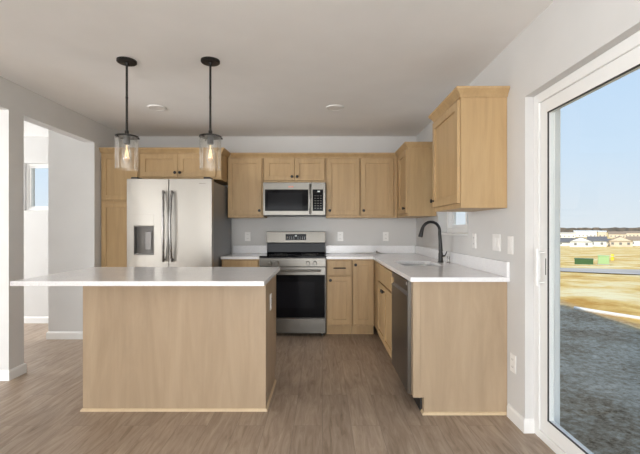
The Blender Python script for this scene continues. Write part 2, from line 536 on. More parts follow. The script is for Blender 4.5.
window('window_1', 'y', WY0 + .001, WY1 - .001, WZ0 + .022, WZ1 - .001, 1.315, 1.40, fr=.045, mull=3.62)
struct(boxes('trim_1', [(1.227, 1.314, WY0 + .002, WY1 - .002, WZ0 + .001, WZ0 + .021)], 'trim', bevel=.003))
window('window_2', 'x', HX0 + .001, HX1 - .001, HZ0 + .001, HZ1 - .001, YB + .03, YB + .12, fr=.03, mull=-3.55, sash=.026)
window('window_3', 'x', -2.299, 1.099, .101, 2.099, YR - .12, YR - .04, mull=-.6)
window('window_4', 'y', -3.599, .199, .301, 2.199, XW - .13, XW - .06, mull=-1.7)
window('window_5', 'y', 3.401, 4.599, .601, 2.199, XW - .13, XW - .06, mull=4.0)  # unseen side window, added along with the hall fill lamp

# sliding glass door
FX0, FX1 = 1.276, 1.405
fr = .055
door = struct(boxes('door_1', [
    (FX0, FX1, SY1 - fr, SY1 - .001, .001, SZ - .001), (FX0, FX1, SY0 + .001, SY0 + fr, .001, SZ - .001),
    (FX0, FX1, SY0 + fr, SY1 - fr, .001, .045), (FX0, FX1, SY0 + fr, SY1 - fr, SZ - fr, SZ - .001)], 'vinyl', bevel=.003))
def slider_panel(y0, y1, x0, x1, handle):
    st = .073
    z0, z1 = .047, SZ - fr - .002
    p = boxes('sliding_panel' if handle else 'fixed_panel', [
        (x0, x1, y1 - st, y1, z0, z1), (x0, x1, y0, y0 + st, z0, z1),
        (x0, x1, y0 + st, y1 - st, z0, z0 + .085), (x0, x1, y0 + st, y1 - st, z1 - st, z1)], 'vinyl', door, bevel=.003)
    g0, g1, h0, h1 = y0 + st, y1 - st, z0 + .085, z1 - st
    xm = (x0 + x1) / 2
    t_ = .007
    boxes('gasket', [(x0 - .0005, x0 + .006, g1 - t_, g1 - .0005, h0, h1), (x0 - .0005, x0 + .006, g0, g0 + t_, h0, h1),
                     (x0 - .0005, x0 + .006, g0, g1, h1 - t_, h1), (x0 - .0005, x0 + .006, g0, g1, h0, h0 + t_)], 'gasket', p)
    boxes('pane', [(xm - .003, xm + .003, g0, g1, h0, h1)], 'pane', p)
    return p
sp_ = slider_panel(1.41, SY1 - fr - .002, 1.286, 1.328, True)
slider_panel(SY0 + fr + .002, 1.47, 1.336, 1.378, False)
bm = bmesh.new()
tube(bm, [(1.246, 2.262, .90), (1.246, 2.262, 1.115)], .008, 10)
for z in (.92, 1.095): tube(bm, [(1.246, 2.262, z), (1.286, 2.262, z)], .006, 8)
link('door_handle', bm, 'vinyl', sp_, smooth=True)
boxes('latch_slot', [(1.2845, 1.2865, 2.243, 2.249, .965, 1.06)], 'slot', sp_)

# house roof and outside walls (they shade the yard)
bm = bmesh.new()
ez, ov = 2.56, .52
x0, x1, y0, y1 = XW - .15 - ov, XO + ov, YR - .15 - ov, YB + .19 + ov
b_ = [(x0, y0), (x1, y0), (x1, y1), (x0, y1)]
lo = [bm.verts.new((x, y, ez)) for x, y in b_]
hi = [bm.verts.new((x, y, ez + .16)) for x, y in b_]
cx = (x0 + x1) / 2
rdg = [bm.verts.new((cx, y0 + 4.4, ez + 1.5)), bm.verts.new((cx, y1 - 4.4, ez + 1.5))]
bm.faces.new(lo[::-1])
for i in range(4): bm.faces.new((lo[i], lo[(i + 1) % 4], hi[(i + 1) % 4], hi[i]))
bm.faces.new((hi[0], hi[1], rdg[0])); bm.faces.new((hi[1], hi[2], rdg[1], rdg[0]))
bm.faces.new((hi[2], hi[3], rdg[1])); bm.faces.new((hi[3], hi[0], rdg[0], rdg[1]))
struct(link('roof', bm, 'roofing'))
struct(boxes('foundation', [(XW - .15, XO - .01, YR - .15, YB + .19, -.6, -.125)], 'road'))

# ================================================================ CABINETS
def shaker_bm(w_, h_, t=.02, rw=.057, rec=.012):
    """front faces -Y, front plane at y=-t, back at y=0, x 0..w, z 0..h"""
    bm = bmesh.new()
    def ring(o, y):
        return [bm.verts.new(p) for p in ((o, y, o), (w_ - o, y, o), (w_ - o, y, h_ - o), (o, y, h_ - o))]
    rs_ = [ring(0, 0), ring(0, -t + .003), ring(.003, -t), ring(rw - .002, -t), ring(rw, -t + .002), ring(rw, -t + rec)]
    bm.faces.new(rs_[0])
    for a, c in zip(rs_, rs_[1:]):
        for i in range(4): bm.faces.new((a[i], a[(i + 1) % 4], c[(i + 1) % 4], c[i]))
    bm.faces.new(rs_[-1][::-1])
    return bm


def slab_bm(w_, h_, t=.02):
    return shaker_bm(w_, h_, t, rw=min(w_, h_) / 2 - .012, rec=.0) if False else _slab(w_, h_, t)


def _slab(w_, h_, t):
    bm = bmesh.new()
    def ring(o, y):
        return [bm.verts.new(p) for p in ((o, y, o), (w_ - o, y, o), (w_ - o, y, h_ - o), (o, y, h_ - o))]
    rs_ = [ring(0, 0), ring(0, -t + .004), ring(.004, -t)]
    bm.faces.new(rs_[0])
    for a, c in zip(rs_, rs_[1:]):
        for i in range(4): bm.faces.new((a[i], a[(i + 1) % 4], c[(i + 1) % 4], c[i]))
    bm.faces.new(rs_[-1][::-1])
    return bm


def knob(parent, x, y, z):
    bm = bmesh.new()
    lathe(bm, [(.007, 0), (.006, -.012), (.0155, -.017), (.0172, -.023), (.012, -.028), (0.001, -.029)], (0, 0, 0), 16, 'y')
    o = link('knob', bm, 'black', parent, smooth=True)
    o.location = (x, y, z)
    return o


def door_part(root, x0, x1, z0, z1, kx=None, kz=None, y=0.0):
    d = link('door', shaker_bm(x1 - x0, z1 - z0), 'wood', root)
    d.location = (x0, y - .0015, z0)
    if kx is not None: knob(d, kx - x0, -.02, kz - z0)
    return d


def drawer_part(root, x0, x1, z0, z1, pull=True, y=0.0):
    d = link('drawer', _slab(x1 - x0, z1 - z0, .02), 'wood', root)
    d.location = (x0, y - .0015, z0)
    if pull:
        w_, h_ = x1 - x0, z1 - z0
        bm = bmesh.new()
        cx, cz = w_ / 2, h_ / 2
        tube(bm, [(cx - .07, -.045, cz), (cx + .07, -.045, cz)], .0065, 8)
        for s in (-1, 1): tube(bm, [(cx + s * .055, -.02, cz), (cx + s * .055, -.045, cz)], .0045, 8)
        link('pull', bm, 'black', d, smooth=True)
    return d


def body(root, w_, dep, z0, z1, m='wood', side_m=None):
    """carcass with its face at y=0"""
    o = boxes('body', [(.0012, w_ - .0012, 0, dep, z0, z1)], m, root, bevel=.0015)
    return o

UZ0, UZ1 = 1.37, 2.13
DZ0, DZ1 = 1.403, 2.088
UD = .318
YU = YB - .002 - UD          # face of the back wall cabinets

# -- wall cabinets on the back wall
def upper(x0, x1, label, doors, z0=UZ0, group=None):
    r_ = thing('wall_cabinet', label, 'cabinet', (x0, YU, z0), 0, group)
    body(r_, x1 - x0, UD, 0, UZ1 - z0)
    for (a, b_, c, d, kx, kz) in doors:
        door_part(r_, a - x0, b_ - x0, c - z0, d - z0, kx - x0, kz - z0)
    return r_
upper(-1.163, -.722, 'single-door maple wall cabinet between the refrigerator and the microwave', [(-1.155, -.742, DZ0, DZ1, -.768, 1.455)])
upper(-.721, .041, 'short two-door maple wall cabinet directly above the microwave', [
    (-.705, -.3415, 1.822, DZ1, -.372, 1.868), (-.3385, .025, 1.822, DZ1, -.308, 1.868)], z0=1.797)
upper(.042, .4595, 'single-door maple wall cabinet just right of the microwave', [(.055, .4535, DZ0, DZ1, .088, 1.455)])
upper(.4605, .878, 'single-door maple wall cabinet in the back corner, second right of the microwave', [(.467, .866, DZ0, DZ1, .500, 1.455)])
tag(boxes('filler_strip', [(.879, .9155, YU, YB - .003, UZ0, UZ1)], 'wood'), 'narrow maple filler strip in the corner between the back and right wall cabinets', 'filler strip')

# -- right wall cabinets, facing -X ; local x runs towards the camera
def right_upper(yfar, ynear, label, doors):
    dep = XR - .002 - .917
    r_ = thing('wall_cabinet', label, 'cabinet', (.917, yfar, UZ0), -PI / 2)
    body(r_, yfar - ynear, dep, 0, UZ1 - UZ0)
    for (a, b_, ky) in doors:     # a = far y, b = near y
        door_part(r_, yfar - a, yfar - b_, DZ0 - UZ0, DZ1 - UZ0, yfar - ky, 1.455 - UZ0)
    return r_
right_upper(YB - .003, 4.186, 'maple wall cabinet in the corner by the sink window, its side panel catching window light', [(4.60, 4.200, 4.245)])
near_cab = right_upper(3.19, 2.583, 'large maple wall cabinet nearest the camera, hung between sink window and sliding door', [(3.178, 2.592, 3.14)])

CR = [(0, 0), (.007, 0), (.009, .008), (.018, .022), (.034, .040), (.040, .046), (.040, .060), (0, .060)]
def crown(name, path, z, parent=None):
    bm = bmesh.new(); sweep(bm, [(o + .0005, h + z) for o, h in CR], path); return link(name, bm, 'wood', parent)
cr = crown('crown_moulding', [(XL + .001, 4.486), (-1.1635, 4.486), (-1.1635, YU - .001)], 2.10)
tag(cr, 'maple crown moulding along the top of the pantry and refrigerator cabinets', 'moulding')
cr = crown('crown_moulding', [(-1.122, YU), (.9165, YU), (.9165, 4.1855), (XR - .001, 4.1855)], 2.098)
tag(cr, 'long maple crown moulding over the back wall cabinets, turning the corner', 'moulding')
# the near cabinet's own crown, in its local frame: world (x,y) -> local (3.19-y, x-.917)
cr = crown('crown_moulding', [(0, XR - .917 - .002), (0, 0), (3.19 - 2.583, 0), (3.19 - 2.583, XR - .917 - .002)], 2.103 - UZ0, near_cab)
# traveling this way puts outward on the wrong side, so mirror the offsets
me = cr.data
cr.data = me
bpy.data.objects.remove(cr)
bm = bmesh.new()
sweep(bm, [(o + .0005, h + 2.103 - UZ0) for o, h in CR],
      [(0, XR - .917 - .002), (0, 0), (3.19 - 2.583, 0), (3.19 - 2.583, XR - .917 - .002)])
link('crown_moulding', bm, 'wood', near_cab)

# -- tall cabinets
r_ = thing('pantry_cabinet', 'tall two-door maple pantry cabinet against the left wall beside the refrigerator', 'cabinet', (XL + .002, 4.488, 0))
wd = -2.112 - XL - .002
body(r_, wd, .61, .114, 2.13)
boxes('toe_kick', [(0.001, wd - .001, .075, .6, 0, .113)], 'wood', r_)
door_part(r_, .012, wd - .012, 1.562, 2.09, wd - .045, 1.61)
door_part(r_, .012, wd - .012, .15, 1.532, wd - .045, 1.48)
r_ = thing('refrigerator_cabinet', 'deep two-door maple cabinet above the stainless refrigerator', 'cabinet', (-2.110, 4.488, 1.80))
wd = -1.165 + 2.110
body(r_, wd, .61, 0, .33)
door_part(r_, .022, .4515, .028, .29, .425, .075)
door_part(r_, .4545, .884, .028, .29, .481, .075)

# -- base cabinets on the back wall (face at y=YF)
YF, BD = 4.488, .608
def base(x0, x1, label, doors, drawers, loc=None, rz=0, dep=BD, open_top=False):
    r_ = thing('base_cabinet', label, 'cabinet', loc or (x0, YF, 0), rz)
    w_ = x1 - x0
    if open_top:
        boxes('body', [(.0005, .018, 0, dep, .114, .882), (w_ - .018, w_ - .0005, 0, dep, .114, .882), (.018, w_ - .018, 0, .018, .114, .882),
                       (.018, w_ - .018, .018, dep, .114, .132)], 'wood', r_)
    else:
        body(r_, w_, dep, .114, .882)
    boxes('toe_kick', [(.001, w_ - .001, .075, dep - .01, 0, .1135)], 'wood', r_)
    for (a, b_, c, d, kx, kz) in doors: door_part(r_, a - x0, b_ - x0, c, d, kx - x0, kz)
    for (a, b_, c, d, p) in drawers: drawer_part(r_, a - x0, b_ - x0, c, d, p)
    return r_
base(-1.163, -.726, 'maple base cabinet under the small counter left of the range', [(-1.148, -.738, .135, .684, -.77, .64)], [(-1.148, -.738, .70, .868, True)])
base(.046, .342, 'narrow maple base cabinet with one drawer, just right of the range', [(.062, .328, .135, .684, .09, .645)], [(.062, .328, .70, .868, True)])
base(.343, .5975, 'maple base cabinet with one tall door in the corner right of the range', [(.349, .585, .135, .868, .378, .82)], [])

# -- base cabinets on the right wall, facing -X (face at x=.60); local x towards camera
SKF, SKN = 4.115, 3.255
r_ = thing('base_cabinet', 'maple sink base cabinet with two doors beside the dishwasher', 'cabinet', (.60, SKF, 0), -PI / 2)
w_ = SKF - SKN
dep = XR - .002 - .60
boxes('body', [(.0005, .018, 0, dep, .114, .882), (w_ - .018, w_ - .0005, 0, dep, .114, .882), (.018, w_ - .018, 0, .018, .114, .882),
               (.018, w_ - .018, .018, dep, .114, .132)], 'wood', r_)
boxes('toe_kick', [(.001, w_ - .001, .075, dep - .01, 0, .1135)], 'wood', r_)
door_part(r_, .012, w_ / 2 - .0015, .135, .684, w_ / 2 - .032, .64)
door_part(r_, w_ / 2 + .0015, w_ - .012, .135, .684, w_ / 2 + .032, .64)
d = link('false_drawer_front', _slab(w_ - .024, .168, .02), 'wood', r_)
d.location = (.012, -.0015, .70)
# corner carcass behind the angle (blind corner)
r_ = thing('corner_base_cabinet', 'blind corner maple base cabinet where the two counters meet', 'cabinet', (.5985, 4.116, 0))
boxes('body', [(.0015, XR - .002 - .5985, .0005, YB - .003 - 4.116, .114, .882)], 'wood', r_)
boxes('toe_kick', [(.076, XR - .002 - .5985, .002, YB - .003 - 4.116, 0, .1135)], 'wood', r_)

# peninsula end panel with toe notch
r_ = thing('end_panel', 'plain maple end panel closing the sink counter beside the sliding door', 'cabinet panel', (.60, 2.583, 0))
bm = bmesh.new()
W_ = XR - .002 - .60
prism(bm, [(0, .114), (.072, .114), (.072, 0), (W_, 0), (W_, .882), (0, .882)], 0, .050, plane='xz')
link('panel', bm, 'panel', r_)
boxes('stile', [(-.001, .048, -.004, -.0002, .114, .882)], 'panel', r_, bevel=.001)
bm = bmesh.new()
SH = [(0, .001), (.012, .001), (.011, .007), (.007, .016), (0, .019)]
sweep(bm, [(o, z) for o, z in SH], [(.0715, .045), (.0715, 0), (W_ - .001, 0)])
link('shoe_moulding', bm, 'shoe', r_)

# -- dishwasher (front faces -X)
r_ = thing('dishwasher', 'dark stainless dishwasher under the sink counter, nearest the end panel', 'dishwasher', (.60, 3.2525, 0), -PI / 2)
dw = 3.2525 - 2.6355
boxes('body', [(.002, dw - .002, 0.002, .58, .10, .875)], 'blackplastic', r_)
boxes('toe_kick', [(.004, dw - .004, .06, .56, .001, .098)], 'blackplastic', r_)
bm = bmesh.new()
# door skin with recessed pocket at the top (profile in y,z swept along x)
pf = [(0, .118), (-.024, .118), (-.024, .775), (-.006, .79), (-.006, .826), (-.022, .834), (-.022, .876), (0, .876)]
a = [bm.verts.new((.004, y, z)) for y, z in pf]; c = [bm.verts.new((dw - .004, y, z)) for y, z in pf]
for i in range(len(pf)):
    j = (i + 1) % len(pf); bm.faces.new((a[i], a[j], c[j], c[i]))
bm.faces.new(a); bm.faces.new(c[::-1])
dd = link('door', bm, 'darksteel', r_)
dd['label'] = 'dark stainless dishwasher door with a pocket handle'
boxes('door_edge', [(dw - .0038, dw + .001, -.023, .0, .118, .876)], 'steel', r_)
bm = bmesh.new()
lathe(bm, [(.012, 0), (.012, -.002), (.0, -.002)], (dw - .045, -.0222, .855), 16, 'y')
link('badge', bm, 'plate', r_, smooth=True)

# ================================================================ COUNTERTOPS
CT0, CT1 = .884, .914
def counter(name, label, outer, holes=()):
    bm = bmesh.new(); prism(bm, outer, CT0, CT1, holes)
    o = link(name, bm, 'quartz', bevel=.003)
    tag(o, label, 'countertop')
    return o
cl = counter('countertop', 'short white quartz countertop between the refrigerator and the range', [(-1.164, 4.452), (-.7245, 4.452), (-.7245, YB - .002), (-1.164, YB - .002)])
boxes('backsplash', [(-1.164, -.7245, YB - .022, YB - .002, CT1 + .0005, 1.014)], 'quartz', cl, bevel=.002)
SK = rrect(.705, 1.05, 3.35, 3.86, .05)
cr_ = counter('countertop', 'L-shaped white quartz countertop holding the sink and black faucet',
              [(.0435, 4.452), (.575, 4.452), (.575, 2.545), (XR - .002, 2.545), (XR - .002, YB - .002), (.0435, YB - .002)], [SK])
boxes('backsplash', [(.0435, XR - .0225, YB - .022, YB - .002, CT1 + .0005, 1.014)], 'quartz', cr_, bevel=.002)
boxes('backsplash', [(XR - .022, XR - .002, 2.546, YB - .0225, CT1 + .0005, 1.014)], 'quartz', cr_, bevel=.002)

# -- sink
r_ = thing('sink', 'undermount stainless sink basin set in the white counter', 'sink', (.88, 3.60, .70))
bm = bmesh.new()
def rr_loop(g, z, r=.05):
    return [bm.verts.new((x - .88, y - 3.60, z - .70)) for x, y in rrect(.705 - g, 1.05 + g, 3.35 - g, 3.86 + g, r)]
l0 = rr_loop(.02, .8825); l1 = rr_loop(-.004, .8825); l2 = rr_loop(-.010, .73); l3 = rr_loop(-.035, .705, .035)
l4 = rr_loop(.004, .8815); l5 = rr_loop(-.002, .722); l6 = rr_loop(-.03, .698, .04)
for a, c in ((l0, l1), (l1, l2), (l2, l3)):
    for i in range(len(a)):
        j = (i + 1) % len(a); bm.faces.new((a[i], a[j], c[j], c[i]))
bm.faces.new(l3)
for a, c in ((l0, l4), (l4, l5), (l5, l6)):
    for i in range(len(a)):
        j = (i + 1) % len(a); bm.faces.new((a[j], a[i], c[i], c[j]))
bm.faces.new(l6[::-1])
link('basin', bm, 'sink', r_, smooth=True)
bm = bmesh.new(); lathe(bm, [(.045, .006), (.043, .009), (.03, .0075), (.0, .0075)], (0, 0, 0), 20)
link('drain', bm, 'chrome', r_, smooth=True)

# -- faucet
fx, fy = 1.118, 3.69
r_ = thing('faucet', 'matte black gooseneck faucet standing behind the sink', 'faucet', (fx, fy, CT1))
bm = bmesh.new()
lathe(bm, [(.027, 0.0005), (.027, .006), (.022, .010), (.021, .085), (.017, .10), (.016, .11), (.001, .11)], seg=20)
link('base', bm, 'black', r_, smooth=True)
pts = [(0, 0, .105), (-.004, 0, .20), (-.010, 0, .275)]
for k in range(13):
    a = math.radians(8 + 152 * k / 12)
    pts.append((-.092 + .083 * math.cos(a), 0, .298 + .085 * math.sin(a)))
bm = bmesh.new(); tube(bm, pts, .014, 14, radii=[.020, .0165, .0145] + [.0135] * 13)
link('spout', bm, 'black', r_, smooth=True)
e0 = Vector(pts[-1])
bm = bmesh.new(); tube(bm, [e0 + Vector((0.001, 0, .004)), e0 + Vector((-.008, 0, -.025)), e0 + Vector((-.020, 0, -.078)), e0 + Vector((-.022, 0, -.088))], .016, 14, radii=[.0145, .0165, .021, .019])
link('spray_head', bm, 'black', r_, smooth=True)
bm = bmesh.new(); tube(bm, [(.015, -.004, .058), (.034, -.010, .060)], .012, 12)
tube(bm, [(.034, -.010, .060), (.046, -.016, .085), (.052, -.022, .105)], .005, 8)
link('handle', bm, 'black', r_, smooth=True)

# -- soap dispenser
r_ = thing('soap_dispenser', 'small chrome soap pump right beside the black faucet', 'soap dispenser', (1.165, 3.61, CT1))
bm = bmesh.new(); lathe(bm, [(.016, .0005), (.016, .006), (.009, .010), (.009, .042), (.012, .045), (.012, .062), (.001, .064)], seg=16)
link('pump_body', bm, 'handlesteel', r_, smooth=True)
bm = bmesh.new(); tube(bm, [(-.010, 0, .054), (-.045, 0, .056), (-.050, 0, .048)], .005, 8)
link('nozzle', bm, 'chrome', r_, smooth=True)

# -- bits of hardware left on the corner of the counter
r_ = thing('sink_strainer', 'steel sink strainer lying on the counter against the back wall', 'strainer', (.70, 5.02, CT1))
bm = bmesh.new(); lathe(bm, [(.038, .001), (.045, .018), (.040, .022), (.028, .014), (.001, .012)], seg=20)
link('basket', bm, 'chrome', r_, smooth=True)
bm = bmesh.new(); lathe(bm, [(.007, .012), (.006, .034), (.010, .036), (.001, .038)], seg=12)
link('knob', bm, 'blackplastic', r_, smooth=True)
bm = bmesh.new()
tube(bm, [(.42, 5.03, CT1 + .006), (.47, 5.02, CT1 + .006), (.53, 5.035, CT1 + .006), (.585, 5.025, CT1 + .006), (.64, 5.03, CT1 + .006)], .005, 8)
tag(link('cable_tie', bm, 'chrome', smooth=True), 'thin grey cord lying on the counter left of the strainer', 'cord')

# ================================================================ ISLAND
IX0, IX1, IY0, IY1 = -1.62, -.383, 2.635, 3.22
r_ = thing('kitchen_island', 'maple kitchen island base with plain veneer panels', 'island', (IX0, IY0, 0))
Wi, Di = IX1 - IX0, IY1 - IY0
bm = bmesh.new()
box(bm, 0.012, Wi - .012, .012, Di - .02, .114, .882)
box(bm, 0.012, Wi - .012, .012, Di - .09, 0.001, .1135)
link('body', bm, 'wood', r_)
boxes('front_panel', [(.0, Wi, 0, .0115, 0.001, .882)], 'panel', r_, bevel=.001)
bm = bmesh.new(); 
def side(x0_, x1_):
    bm = bmesh.new()
    for k in (0,):
        pl = [(.012, 0.001), (Di - .075, 0.001), (Di - .075, .114), (Di, .114), (Di, .882), (.012, .882)]
        a = [bm.verts.new((x0_, y, z)) for y, z in pl]; c = [bm.verts.new((x1_, y, z)) for y, z in pl]
        for i in range(len(pl)):
            j = (i + 1) % len(pl); bm.faces.new((a[i], a[j], c[j], c[i]))
        bm.faces.new(a[::-1]); bm.faces.new(c)
    return link('side_panel', bm, 'panel', r_)
side(0, .0115); side(Wi - .0115, Wi)
for k in range(3):
    x = .015 + k * (Wi - .03) / 3
    d = link('door', shaker_bm((Wi - .03) / 3 - .004, .70), 'wood', r_)
    d.rotation_euler = (0, 0, PI); d.location = (x + (Wi - .03) / 3 - .002, Di - .019, .15)
bm = bmesh.new(); sweep(bm, SH, [(0, Di - .076), (0, 0), (Wi, 0), (Wi, Di - .076)])
link('shoe_moulding', bm, 'shoe', r_)
it = counter('island_top', 'large white quartz island worktop overhanging to the left', [(-1.893, 2.36), (-.353, 2.36), (-.353, 3.25), (-1.893, 3.25)])

# ================================================================ OUTLETS AND SWITCHES
def outlet(label, loc, rz, kind='outlet', group=None, w_=.073, h_=.117):
    """front faces local -Y; origin at plate's centre back"""
    r_ = thing('wall_outlet' if kind == 'outlet' else 'light_switch', label, 'outlet' if kind == 'outlet' else 'switch', loc, rz, group)
    o = boxes('cover_plate', [(-w_ / 2, w_ / 2, -.006, -.0006, -h_ / 2, h_ / 2)], 'plate', r_, bevel=.002)
    if kind == 'outlet':
        for s in (-1, 1):
            so = boxes('socket', [(-.017, .017, -.008, -.0062, s * .024 - .014, s * .024 + .014)], 'plate', r_, bevel=.001)
            boxes('slots', [(-.008, -.0055, -.0085, -.0081, s * .024 - .005, s * .024 + .006), (.0055, .008, -.0085, -.0081, s * .024 - .005, s * .024 + .006)], 'slot', so)
    else:
        n_ = 2 if w_ > .1 else 1
        for k in range(n_):
            cx = (k - (n_ - 1) / 2) * .046
            boxes('rocker', [(cx - .0165, cx + .0165, -.009, -.0062, -.033, .033)], 'plate', r_, bevel=.001)
    return r_
outlet('white outlet on the back wall between the refrigerator and the range', (-.978, YB, 1.132), 0)
outlet('white outlet on the back wall just right of the range', (.233, YB, 1.132), 0)
outlet('white outlet on the back wall nearest the right corner', (.826, YB, 1.132), 0)
outlet('white outlet on the right side panel of the island', (IX1, 2.87, .695), PI / 2)
outlet('white double switch on the right wall above the end of the sink counter', (XR, 2.74, 1.135), -PI / 2, 'switch', w_=.118)
outlet('white single switch on the right wall nearest the sliding door', (XR, 2.535, 1.125), -PI / 2, 'switch')
outlet('white outlet on the right wall between the sink window and the double switch', (XR, 3.14, 1.135), -PI / 2)
outlet('white outlet low on the right wall beside the sliding door', (XR, 2.50, .37), -PI / 2)

# ================================================================ RANGE
RX0, RX1 = -.7205, .0405
r_ = thing('electric_range', 'freestanding stainless electric range with black glass oven door', 'range', (RX0, 4.455, 0))
W_ = RX1 - RX0
boxes('body', [(.002, W_ - .002, .022, .635, .035, .900)], 'darksteel', r_)
for (x, y) in ((.04, .06), (W_ - .04, .06), (.04, .58), (W_ - .04, .58)):
    bm = bmesh.new(); lathe(bm, [(.016, .0005), (.016, .03), (.008, .0345), (.001, .0345)], (x, y, 0), 12)
    link('foot', bm, 'blackplastic', r_, smooth=True)
ck = boxes('cooktop', [(0, W_, -.012, .575, .902, .922)], 'blackglass', r_, bevel=.004)
for (x, y, rr) in ((.2, .16, .11), (.56, .16, .085), (.2, .42, .08), (.56, .42, .105)):
    bm = bmesh.new(); lathe(bm, [(rr, .9221), (rr, .9226), (rr - .004, .9226), (rr - .004, .9221)], (x, y, 0), 32, closed=True)
    link('burner_ring', bm, 'dispgrey', ck)
# backguard : black lower band, stainless hood
bm = bmesh.new()
pf = [(.575, .905), (.560, .935), (.565, 1.045), (.635, 1.045), (.635, .905)]
a = [bm.verts.new((.008, y, z)) for y, z in pf]; c = [bm.verts.new((W_ - .008, y, z)) for y, z in pf]
for i in range(len(pf)):
    j = (i + 1) % len(pf); bm.faces.new((a[i], a[j], c[j], c[i]))
bm.faces.new(a); bm.faces.new(c[::-1])
link('backguard_base', bm, 'grille', r_)
bm = bmesh.new()
pf = [(.545, 1.046), (.538, 1.058), (.550, 1.192), (.556, 1.196), (.635, 1.196), (.635, 1.046)]
a = [bm.verts.new((.004, y, z)) for y, z in pf]; c = [bm.verts.new((W_ - .004, y, z)) for y, z in pf]
for i in range(len(pf)):
    j = (i + 1) % len(pf); bm.faces.new((a[i], a[j], c[j], c[i]))
bm.faces.new(a); bm.faces.new(c[::-1])
bg_ = link('backguard', bm, 'steel', r_)
boxes('display', [(.248, .512, .538, .5435, 1.088, 1.166)], 'blackglass', bg_)
lst = [(.368, .392, .5365, .5375, 1.135, 1.150)]
for k in range(9):
    if k in (4,): continue
    lst += [(.262 + k * .028, .274 + k * .028, .5372, .5378, 1.103, 1.106), (.262 + k * .028, .274 + k * .028, .5372, .5378, 1.125, 1.128)]
boxes('display_marks', lst, 'display', bg_)
cp = boxes('control_panel', [(.002, W_ - .002, -.012, .020, .800, .898)], 'steel', r_, bevel=.004)
for x in (.125, .205, .556, .634):
    bm = bmesh.new()
    lathe(bm, [(.024, -.0125), (.024, -.018), (.021, -.020), (.0195, -.040), (.017, -.043), (.001, -.043)], (x, 0, .842), 20, 'y')
    box(bm, x - .003, x + .003, -.046, -.0425, .826, .858)
    link('knob', bm, 'steel', r_, smooth=True)
od = boxes('oven_door', [(.004, W_ - .004, -.014, .020, .217, .797)], 'steel', r_, bevel=.004)
boxes('door_glass', [(.012, W_ - .012, -.0175, -.0145, .222, .708)], 'blackglass', od, bevel=.002)
boxes('window', [(.13, W_ - .13, -.0185, -.0178, .33, .63)], 'grille', od)
bm = bmesh.new()
pts = [(.06, -.055, .757), (.12, -.060, .757), (W_ / 2, -.064, .757), (W_ - .12, -.060, .757), (W_ - .06, -.055, .757)]
tube(bm, pts, .012, 12)
for x in (.075, W_ - .075): tube(bm, [(x, -.0145, .757), (x, -.056, .757)], .009, 10)
link('handle', bm, 'steel', od, smooth=True)
boxes('storage_drawer', [(.004, W_ - .004, -.012, .020, .040, .210)], 'steel', r_, bevel=.004)

# ================================================================ MICROWAVE
r_ = thing('microwave', 'stainless over-the-range microwave with black window, above the range', 'microwave', (-.716, 4.70, 1.392))
W_ = .752
boxes('body', [(.0, W_, .026, .395, .012, .402)], 'steel', r_)
boxes('vent_base', [(.004, W_ - .004, .03, .39, 0, .011)], 'blackplastic', r_)
dr = boxes('door', [(0, .582, 0, .0255, .006, .400)], 'steel', r_, bevel=.003)
boxes('window', [(.022, .545, -.0025, -.0005, .055, .315)], 'blackglass', dr, bevel=.001)
boxes('window_screen', [(.06, .47, -.0032, -.0027, .075, .275)], 'grille', dr)
lst = []
for dx, s in ((0, 0), (.022, 1), (.044, 0)):
    lst += [(.308 + dx, .316 + dx, -.0012, -.0003, .338, .356), (.316 + dx, .323 + dx, -.0012, -.0003, .344 + .006 * s, .350 + .006 * s)]
boxes('red_mark', lst, 'red', dr)
cpn = boxes('control_panel', [(.584, W_, 0, .0255, .006, .400)], 'steel', r_, bevel=.003)
boxes('keypad', [(.596, W_ - .028, -.0025, -.0005, .055, .315)], 'blackglass', cpn, bevel=.001)
boxes('display', [(.655, .685, -.0032, -.0026, .283, .298)], 'display', cpn)
for j in range(6):
    for i in range(3):
        boxes('key', [(.620 + i * .034, .636 + i * .034, -.0031, -.0026, .085 + j * .030, .091 + j * .030)], 'dispgrey', cpn)
bm = bmesh.new()
hx = .566
tube(bm, [(hx, -.030, .022), (hx, -.042, .06), (hx, -.046, .20), (hx, -.042, .34), (hx, -.030, .378)], .011, 12)
for z in (.04, .36): tube(bm, [(hx, -.001, z), (hx, -.037, z)], .009, 10)
link('handle', bm, 'handlesteel', dr, smooth=True)

# ================================================================ REFRIGERATOR
FXL, FXR, FYF = -2.083, -1.176, 4.15
r_ = thing('refrigerator', 'stainless french-door refrigerator with ice and water dispenser', 'refrigerator', (FXL, FYF, 0))
W_ = FXR - FXL
boxes('body', [(.004, W_ - .004, .075, .90, .06, 1.745)], 'case', r_, bevel=.004)
boxes('kick_grille', [(.02, W_ - .02, .09, .86, .001, .058)], 'blackplastic', r_)
split = (168.7 - 322.5) / 94 - FXL
z0, z1 = .70, 1.766
# left door with the dispenser hole
hx0, hx1, hz0, hz1 = .075, .288, .955, 1.262
bm = bmesh.new()
prism(bm, [(0.0, z0), (split - .003, z0), (split - .003, z1), (0.0, z1)], 0, .07, [[(hx0, hz0), (hx1, hz0), (hx1, hz1), (hx0, hz1)]], plane='xz')
dl = link('door', bm, 'fridgesteel', r_, bevel=.005)
dsp = boxes('water_dispenser', [(hx0 + .0005, hx1 - .0005, .064, .0695, hz0 + .0005, hz1 - .0005),
                                (hx0 + .0005, hx0 + .006, .001, .064, hz0 + .0005, hz1 - .0005), (hx1 - .006, hx1 - .0005, .001, .064, hz0 + .0005, hz1 - .0005),
                                (hx0 + .006, hx1 - .006, .001, .064, hz1 - .012, hz1 - .0005)], 'dispgrey', dl)
boxes('drip_tray', [(hx0 + .0065, hx1 - .0065, .001, .0635, hz0 + .0008, hz0 + .012)], 'darksteel', dl)
